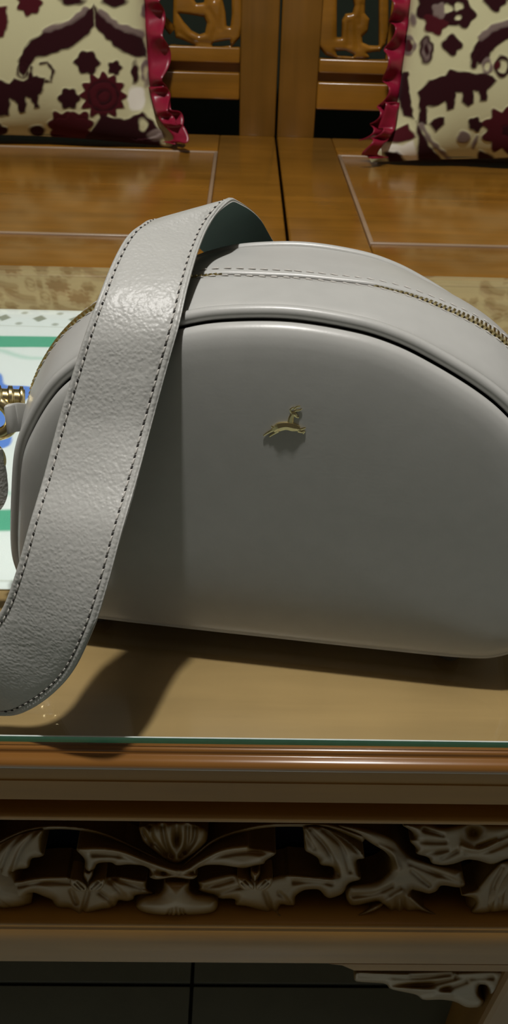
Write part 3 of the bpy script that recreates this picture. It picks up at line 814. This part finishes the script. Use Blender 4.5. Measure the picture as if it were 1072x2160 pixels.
# ------------------------------------------------------------------ two bench sections behind the table
SZ = .400
XG = .0562
FRX = .9720                                       # front edge of the seat panel
def bench(name, x0, x1, label, inner):
    """inner: which side (+1 right, -1 left) touches the other section"""
    b = empty(name, ((x0+x1)/2, 1.25, 0)); tag(b, label, 'bench', 'bench sections side by side')
    xi = x1 if inner > 0 else x0; sg = -inner       # sg points into the section
    pin = .1005                                     # width of the seat border next to the seam
    pinL = xi+sg*pin
    xo = (x0 if inner > 0 else x1)-sg*.06
    px0, px1 = sorted((pinL, xo)); 
    fy = .972 if inner > 0 else .968
    # seat border
    MB().box(min(xi, pinL), max(xi, pinL), .862, 1.5345, SZ-.03, SZ, .003).build('seat_stile', M_bw, b)
    oo = x0 if inner > 0 else x1
    MB().box(min(oo, xo), max(oo, xo), .862, 1.5345, SZ-.03, SZ, .003).build('seat_stile', M_bw, b)
    MB().box(px0+.0003, px1-.0003, .862, fy-.003, SZ-.03, SZ, .003).build('front_seat_rail', M_bw, b)
    MB().box(px0+.0003, px1-.0003, 1.408, 1.5345, SZ-.03, SZ, .002).build('rear_seat_rail', M_bw, b)
    # pale bead round the panel, proud by a millimetre
    m = MB()
    m.box(px0, px1, fy-.003, fy+.0025, SZ-.004, SZ+.0015, .001); m.box(px0, px1, 1.402, 1.4078, SZ-.004, SZ+.0015, .001)
    m.box(px0, px0+.0055, fy+.0027, 1.4018, SZ-.004, SZ+.0015, .001); m.box(px1-.0055, px1, fy+.0027, 1.4018, SZ-.004, SZ+.0015, .001)
    m.build('panel_bead', M_groove, b, label='pale bead framing the seat panel')
    npl = 1; pw = (1.4015-(fy+.003))/npl
    for k in range(npl):
        MB().box(px0+.0058, px1-.0058, fy+.003+k*pw+.0002, fy+.003+(k+1)*pw-.0002, SZ-.012, SZ-.0005, .0006).build('seat_board', M_bw, b)
    # front skirt
    MB().box(x0+.002, x1-.002, .872, .897, .30, SZ-.0302, .003).build('front_skirt', M_bw, b)
    # back posts
    BY = 1.535
    zt = lambda py: onY(585, py, BY)[2]
    pwid = .0655 if inner > 0 else .0680
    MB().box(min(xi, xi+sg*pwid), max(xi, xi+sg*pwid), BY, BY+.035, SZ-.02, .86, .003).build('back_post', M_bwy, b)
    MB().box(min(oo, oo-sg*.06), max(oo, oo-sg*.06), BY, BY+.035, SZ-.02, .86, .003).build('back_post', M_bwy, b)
    rx0, rx1 = sorted((xi+sg*(pwid+.0003), oo-sg*.0603))
    dz = .0 if inner > 0 else 0
    py = (215, 158, 138, 104, -8) if inner > 0 else (230, 172, 153, 122, -8)
    MB().box(rx0, rx1, BY+.004, BY+.030, zt(py[0]), zt(py[1]), .003).build('lower_back_rail', M_bwy if 0 else M_bw, b)
    MB().box(rx0, rx1, BY+.016, BY+.028, zt(py[1])+.0003, zt(py[2])-.0003).build('recessed_fillet', M_bw, b, smooth=False)
    MB().box(rx0, rx1, BY+.004, BY+.030, zt(py[2]), zt(py[3]), .003).build('panel_rail', M_bw, b)
    MB().box(rx0, rx1, BY+.004, BY+.030, .80, .86, .003).build('top_rail', M_bw, b)
    # legs
    for lx in (x0+.005, x1-.055):
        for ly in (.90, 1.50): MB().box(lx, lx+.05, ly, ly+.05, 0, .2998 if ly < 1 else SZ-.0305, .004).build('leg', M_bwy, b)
    return b, rx0, rx1, zt(py[3]), BY
bl, lx0, lx1, lz, BY = bench('bench_section', -1.05, XG-.0018, 'left section of the teak bench, behind the strap, one cushion on it', 1)
br, rx0, rx1, rz, BY = bench('bench_section', XG+.0018, 1.15, 'right section of the teak bench, right of the narrow seam', -1)

# pierced carving in the back panels (narrow uprights + scroll leaves), traced at its own distance
def rot(pts, c, s): return [(c[0]+x*s, c[1]+y*s) for x, y in pts]
CB = BY+.012
pl = [(365, -60), (512, -60), (512, 106), (365, 106)]
hl = [[(376, 28), (396, 30), (430, 36), (436, 50), (432, 70), (420, 74), (404, 66), (388, 48)],
      [(478, -20), (488, -20), (489, 30), (486, 58), (478, 56), (476, 28), (470, 0)],
      [(366, 78), (385, 84), (412, 96), (404, 102), (366, 100)],
      [(450, 90), (485, 84), (487, 97), (452, 100), (446, 96)],
      [(410, -30), (436, -26), (430, 6), (414, 8), (404, -8)], [(446, -40), (462, -40), (462, -8), (452, 0)]]
carve('carved_back_panel', pl, CB, bl, holes=hl, H=.006, bev=7, step=2.5, mat=M_bw, thick=.01,
      veins=[[(380, 70), (410, 88), (440, 92)], [(440, 20), (455, 50), (450, 80)], [(470, 10), (465, 60)]])
pr_ = [(662, -60), (820, -60), (820, 124), (662, 124)]
hr = [[(712, -20), (740, -20), (748, 12), (745, 28), (730, 30), (722, 44), (721, 80), (711, 80), (711, 20)],
      [(772, -20), (800, -20), (800, 98), (780, 97), (765, 90), (764, 78), (776, 66), (780, 40), (770, 28)],
      [(708, 108), (730, 107), (748, 116), (745, 120), (712, 118)], [(774, 112), (800, 108), (800, 118), (780, 120)]]
carve('carved_back_panel', pr_, CB, br, holes=hr, H=.006, bev=7, step=2.5, mat=M_bw, thick=.01,
      veins=[[(736, 50), (735, 95)], [(750, 40), (755, 100)], [(764, 10), (760, 50)]])
# plain carved boards filling the rest of the backs, with a row of openings
def filler(b, x0, x1, z0, name='carved_back_board'):
    n = max(1, int((x1-x0)/.12)); w_ = (x1-x0)/n
    for k in range(n):
        a = x0+k*w_
        m = MB(); m.box(a+.0002, a+.03, CB-.004, CB+.01, z0+.0003, .7998, .002)
        m.tube([(a+.03, CB+.003, z0+.02), (a+.075, CB+.003, z0+.07), (a+w_, CB+.003, z0+.02)], .008, 8)
        m.tube([(a+.03, CB+.003, z0+.16), (a+.075, CB+.003, z0+.10), (a+w_, CB+.003, z0+.16)], .008, 8)
        m.build(name, M_bw, b)
xl = onY(365, 50, CB)[0]; xr = onY(820, 50, CB)[0]
filler(bl, lx0, xl-.001, lz); filler(br, xr+.001, rx1, rz)

# ------------------------------------------------------------------ cushions
CREAM = np.array([.60, .58, .345]); BURG = np.array([.026, .003, .005]); RED = np.array([.065, .005, .009]); GREY = np.array([.20, .15, .13])
def cushion(label, xc, wd, ht, yb, tilt, motifs, seed, roll=0.0, rside=1, dzc=0.0):
    rnd = np.random.RandomState(seed)
    c = empty('cushion', (xc, yb, SZ)); tag(c, label, 'cushion', 'cushions on the bench')
    n = 300; T_ = .062
    s, t = np.meshgrid(np.linspace(-1, 1, n), np.linspace(-1, 1, n)); s = s.ravel(); t = t.ravel()
    th = T_*(1-np.abs(s)**2.6)**.55*(1-np.abs(t)**2.6)**.55
    pin = 1-.05*(1-t**2)*np.abs(s)**3; pin2 = 1-.05*(1-s**2)*np.abs(t)**3
    lx = s*wd/2*pin+np.sign(s)*np.abs(s)**4*.034*np.exp(-((t+.93)/.13)**2); lz = t*ht/2*pin2+ht/2
    # folds near the lower corners
    fold = .004*np.sin((s+1)*9)*np.exp(-((t+1)/.25)**2)
    def place(sg):
        y = -(th+fold*(th > .01))*sg
        z = lz*cos(tilt)+(-y)*sin(tilt)*1.0; yy = yb+y*cos(tilt)+lz*sin(tilt)
        x = xc+lx*cos(roll)-(lz)*sin(roll); zz = SZ+dzc+.004+z*cos(roll)
        return np.c_[x, yy, zz]
    F_ = place(1); B_ = place(-1)
    zmin = min(F_[:, 2].min(), B_[:, 2].min()); off = SZ+.002-zmin; F_[:, 2] += off; B_[:, 2] += off
    # flocked print, laid out in the plane of the fabric
    W_ = F_-CAM; wz = W_@fw; q = np.c_[536+FPX*(W_@rt)/wz, 1080-FPX*(W_@up_)/wz]
    return c, F_, B_, q, n, s, t

def fabric(c, F_, B_, q, n, motifs, seed):
    rnd = np.random.RandomState(seed)
    q = q.copy(); wob = 2.2*np.sin(q[:, 0]/5.1+np.sin(q[:, 1]/7.0)*2)+1.6*np.sin(q[:, 1]/4.2+q[:, 0]/6.3)
    col = np.tile(CREAM, (len(q), 1)); hgt = np.zeros(len(q))
    for mo in motifs:
        kind = mo[0]; cc = {'b': BURG, 'r': RED, 'g': GREY, 'c': CREAM, 'w': np.array([.85, .83, .72])}[mo[1]]
        if kind == 'p': d = sdf(q, mo[2])
        elif kind == 'd':
            (cx, cy), r, lob = mo[2:]; dx = q-np.array([cx, cy]); a = np.arctan2(dx[:, 1], dx[:, 0]); d = np.hypot(*dx.T)-r*(1+.13*np.cos(lob*a))
        elif kind == 'o': (cx, cy), rx, ry, wd_ = mo[2:]; dx = (q-np.array([cx, cy]))/np.array([rx, ry]); d = (np.abs(np.hypot(*dx.T)-1))*min(rx, ry)-wd_
        elif kind == 'e': (cx, cy), rx, ry = mo[2:]; dx = (q-np.array([cx, cy]))/np.array([rx, ry]); d = (np.hypot(*dx.T)-1)*min(rx, ry)
        elif kind == 'l': d, _ = pdist(q, mo[2], False); d = d-mo[3]
        m_ = soft(d+wob*.45, 5.0); col = col+(cc-col)*m_[:, None]; hgt = np.maximum(hgt*(1-m_), m_ if mo[1] in 'brg' else 0)
    idx = np.arange(n*n).reshape(n, n)
    nrm = np.array([0, -1, .1]); F2 = F_+hgt[:, None]*nrm*.0012
    Fc = np.c_[idx[:-1, :-1].ravel(), idx[:-1, 1:].ravel(), idx[1:, 1:].ravel(), idx[1:, :-1].ravel()]
    o = mesh('front_cover', F2, Fc, M_velvet, c); setprint(o, col)
    k = 6; ib = idx[::k, ::k] if (n-1) % k == 0 else idx[np.ix_(np.unique(np.r_[0:n:k, n-1]), np.unique(np.r_[0:n:k, n-1]))]
    Fb = np.c_[ib[:-1, :-1].ravel(), ib[1:, :-1].ravel(), ib[1:, 1:].ravel(), ib[:-1, 1:].ravel()]
    used = np.unique(Fb); mp = {u_: i for i, u_ in enumerate(used)}
    mesh('back_cover', B_[used], [[mp[x] for x in f] for f in Fb], M_cback, c)

def ruffle(c, edge, outdir, w0=.030, waves=16, amp=.009):
    """gathered frill sewn along one edge of the cushion"""
    E_ = spline(edge, 260); V = []; m_ = 7
    Tn = np.gradient(E_, axis=0); Tn /= np.linalg.norm(Tn, axis=1)[:, None]
    for i, p in enumerate(E_):
        ph = 2*pi*waves*i/259+1.2*sin(i*.05); o_ = outdir[0]*(1-i/259)+outdir[1]*(i/259); o_ = o_/np.linalg.norm(o_)
        lat = np.cross(Tn[i], o_)
        for j in range(m_):
            u_ = j/(m_-1); V.append(p+o_*w0*u_*(1+.12*sin(ph*.5))+lat*amp*u_**.7*sin(ph+u_*.6)+Tn[i]*.004*u_*cos(ph))
    Fc = [(i*m_+j, i*m_+j+1, (i+1)*m_+j+1, (i+1)*m_+j) for i in range(259) for j in range(m_-1)]
    o = mesh('ruffle', V, Fc, M_ruffle, c, label='crimson satin ruffle'); so_ = o.modifiers.new('s', 'SOLIDIFY'); so_.thickness = .0012
    return o

# left cushion
MLeft = [('l', 'g', [(100, 66), (150, 50), (182, 22)], 9), ('l', 'g', [(212, 28), (245, 56), (298, 72)], 9),
         ('p', 'b', [(198, 8), (200, 55), (185, 75), (155, 98), (110, 115), (75, 122), (62, 142), (50, 165), (40, 152), (38, 130), (52, 100), (65, 85), (90, 70), (120, 62), (150, 52), (178, 32)]),
         ('p', 'b', [(197, 8), (215, 35), (245, 60), (270, 68), (302, 80), (312, 122), (275, 118), (250, 105), (225, 82), (201, 57)]),
         ('d', 'r', (218, 202), 46, 12), ('o', 'b', (220, 204), 14, 14, 2.5), ('o', 'b', (218, 202), 31, 31, 2), ('d', 'b', (184, 132), 25, 6), ('d', 'b', (146, 208), 22, 6), ('d', 'r', (130, 262), 27, 6), ('d', 'r', (168, 262), 27, 6), ('d', 'r', (150, 282), 40, 8), ('d', 'r', (62, 6), 26, 7),
         ('p', 'r', [(-10, 12), (14, 14), (18, 45), (8, 78), (-10, 80)]), ('e', 'b', (152, 0), 26, 12), ('e', 'b', (242, 2), 26, 13), ('d', 'b', (242, 143), 15, 5), ('e', 'g', (311, 24), 14, 17),
         ('p', 'b', [(-40, 160), (0, 168), (20, 176), (30, 165), (50, 170), (78, 158), (94, 165), (92, 190), (82, 200), (82, 226), (72, 228), (66, 208), (56, 206), (54, 236), (42, 240), (32, 212), (22, 210), (18, 244), (4, 246), (-40, 240)]),
         ('o', 'b', (48, 148), 11, 15, 2.5), ('l', 'b', [(86, 134), (100, 132), (112, 148), (108, 172), (98, 172)], 3), ('l', 'b', [(66, 142), (64, 168)], 4), ('e', 'b', (285, 152), 8, 22), ('o', 'g', (308, 150), 8, 20, 3), ('d', 'b', (0, 275), 14, 3), ('e', 'b', (78, 276), 18, 12),
         ('p', 'b', [(215, 242), (262, 252), (300, 236), (330, 262), (345, 320), (200, 330), (180, 290)]),
         ('e', 'w', (288, 208), 19, 27), ('e', 'c', (302, 262), 9, 14), ('p', 'b', [(-60, 308), (30, 304), (60, 294), (120, 292), (330, 296), (330, 340), (-60, 340)]), ('e', 'g', (330, 284), 18, 12),
         ('d', 'r', (-60, 90), 50, 9), ('d', 'b', (60, -90), 60, 9), ('d', 'b', (220, -90), 60, 9), ('p', 'b', [(-160, -40), (-90, -60), (-40, -120), (-60, -40), (-120, 0)]), ('d', 'b', (-130, 220), 50, 8)]
def scatter(xr0, xr1, skip, seed):
    rnd = random.Random(seed); out = []
    for j, y in enumerate(range(-60, -560, -62)):
        for i, x in enumerate(range(xr0, xr1, 78)):
            X = x+(j % 2)*38+rnd.uniform(-9, 9); Y = y+rnd.uniform(-8, 8)
            if skip(X, Y): continue
            k = (i*2+j*3) % 5
            if k == 0: out += [('d', 'r', (X, Y), 33, 10), ('o', 'b', (X, Y), 15, 15, 2.5)]
            elif k == 1: out += [('l', 'b', [(X-30, Y+16), (X-6, Y-8), (X+30, Y-16)], 12), ('l', 'g', [(X-28, Y-2), (X, Y-22)], 5)]
            elif k == 2: out += [('d', 'b', (X, Y), 20, 6)]
            elif k == 3: out += [('o', 'b', (X-8, Y), 12, 17, 3), ('e', 'b', (X+18, Y), 9, 20)]
            else: out += [('d', 'b', (X-12, Y), 16, 4), ('d', 'b', (X+18, Y+10), 13, 5)]
    for y in (0, 75, 150, 225, 290):
        for x in range(xr0, xr1, 78):
            if not skip(x, y): out.append(('d', 'rb'[(x//78+y//75) % 2], (x+y % 30, y), 27, 7+(x//78) % 3))
    return out
MLeft += scatter(-260, 330, lambda x, y: x > -170 and y > -135, 5)
xr_ = onY(322, 150, 1.42)[0]; wd = .46
c, F_, B_, q, n, s_, t_ = cushion('cream cushion with burgundy flocked pattern leaning left of the seam', xr_-wd/2, wd, .44, 1.425, radians(9), None, 1)
fabric(c, F_, B_, q, n, MLeft, 1)
G_ = F_.reshape(n, n, 3); ed = G_[::12, -1]
lowc = onY(352, 292, 1.395)
ed2 = [G_[int(n*k), -1] for k in (.995, .8, .6, .45, .3, .18, .08)]
ruffle(c, [p for p in ed2], (np.array([1, -.25, 0]), np.array([1.0, -.5, -.0])), .034, 9, .011)
ed3 = [G_[int(n*.2), -2], G_[int(n*.12), -6]+np.array([.012, -.012, -.004]), G_[int(n*.05), -8]+np.array([.018, -.02, -.004]), G_[3, -16]+np.array([.016, -.012, .004])]
ruffle(c, ed3, (np.array([1, -.3, .2]), np.array([1.0, -.4, 0])), .028, 4, .010)

MRight = [('d', 'b', (930, 8), 52, 7), ('d', 'b', (975, 30), 28, 5), ('d', 'r', (918, 50), 24, 5), ('d', 'g', (928, 22), 16, 5), ('d', 'c', (945, 18), 9, 3), ('d', 'c', (967, 14), 9, 3), ('e', 'c', (968, 38), 6, 5), ('d', 'b', (953, 95), 21, 4), ('e', 'b', (900, 106), 15, 30), ('o', 'g', (900, 106), 7, 16, 2), ('e', 'r', (850, 50), 13, 20), ('e', 'g', (872, 42), 7, 14), ('e', 'r', (858, 98), 14, 17), ('o', 'g', (860, 96), 15, 18, 3),
          ('l', 'b', [(1095, 58), (1060, 68), (1030, 88), (1012, 115)], 19), ('l', 'b', [(1010, 110), (998, 138)], 7), ('l', 'g', [(1072, 48), (1040, 58), (1014, 78)], 7), ('o', 'b', (1060, 140), 14, 19, 3.5), ('o', 'g', (1028, 140), 8, 13, 3), ('e', 'r', (1050, 138), 7, 9),
          ('p', 'b', [(885, 235), (882, 195), (905, 168), (938, 160), (950, 146), (985, 152), (1010, 154), (1040, 158), (1048, 170), (1030, 190), (1026, 212), (1012, 214), (1010, 192), (1000, 192), (1000, 218), (988, 226), (974, 216), (974, 196), (962, 196), (958, 230), (944, 232), (938, 214), (925, 222), (902, 226), (900, 262), (880, 262)]),
          ('p', 'b', [(828, 155), (862, 150), (866, 200), (874, 250), (852, 244), (836, 200)]), ('l', 'c', [(866, 165), (876, 222)], 4.5), ('p', 'b', [(905, 262), (915, 250), (938, 246), (938, 262), (920, 278)]), ('d', 'b', (1003, 262), 15, 5), ('e', 'g', (978, 290), 14, 14), ('l', 'g', [(1006, 288), (998, 312)], 4),
          ('d', 'r', (1066, 275), 46, 9), ('d', 'b', (1070, 275), 12, 5), ('p', 'b', [(878, 255), (888, 272), (908, 310), (942, 346), (880, 352), (882, 300)]), ('l', 'g', [(888, 262), (908, 296), (948, 338)], 5),
          ('d', 'b', (1045, 2), 22, 4), ('d', 'b', (1100, -30), 40, 5), ('p', 'b', [(945, 352), (1005, 334), (1012, 318), (1030, 322), (1045, 334), (1090, 330), (1090, 380), (880, 380)]), ('d', 'r', (970, -90), 60, 9), ('d', 'b', (1150, 60), 60, 9),
          ('d', 'b', (1170, 220), 50, 9), ('p', 'r', [(790, 290), (860, 262), (880, 290), (850, 300), (815, 302)]), ('p', 'w', [(790, 300), (808, 292), (822, 304), (850, 306), (872, 296), (882, 338), (866, 344), (840, 326), (800, 318)]), ('p', 'b', [(810, 322), (838, 318), (862, 346), (820, 344)])]
MRight += scatter(850, 1480, lambda x, y: x < 1200 and y > -135, 6)
xl_ = onY(838, 150, 1.37)[0]
c, F_, B_, q, n, s_, t_ = cushion('cream cushion with burgundy flocked pattern leaning right of the seam', xl_+wd/2, wd, .44, 1.36, radians(9), None, 2)
fabric(c, F_, B_, q, n, MRight, 2)
G_ = F_.reshape(n, n, 3)
ed2 = [G_[int(n*k), 0] for k in (.995, .8, .6, .45, .3, .18, .08)]
ruffle(c, ed2, (np.array([-1, -.25, 0]), np.array([-1.0, -.5, 0])), .030, 12, .010)
ed3 = [G_[int(n*.2), 2], G_[int(n*.12), 8]+np.array([-.01, -.012, -.004]), G_[int(n*.05), 10]+np.array([-.014, -.02, -.004]), G_[3, 18]+np.array([-.012, -.012, .004])]
ruffle(c, ed3, (np.array([-1, -.3, .2]), np.array([-1.0, -.4, 0])), .026, 4, .010)

# ------------------------------------------------------------------ ceiling lamp (above, out of frame)
lp = empty('ceiling_lamp', (LAMP[0], LAMP[1], RH)); tag(lp, 'small white ceiling lamp above the coffee table', 'lamp')
m = MB(); m.tube([(LAMP[0], LAMP[1], RH-.0005), (LAMP[0], LAMP[1], RH-.03)], .06, 24); m.build('ceiling_rose', M_wallw, lp)
m = MB(); m.tube([(LAMP[0], LAMP[1], RH-.03), (LAMP[0], LAMP[1], LAMP[2]+.08)], .012, 12); m.build('stem', M_wallw, lp)
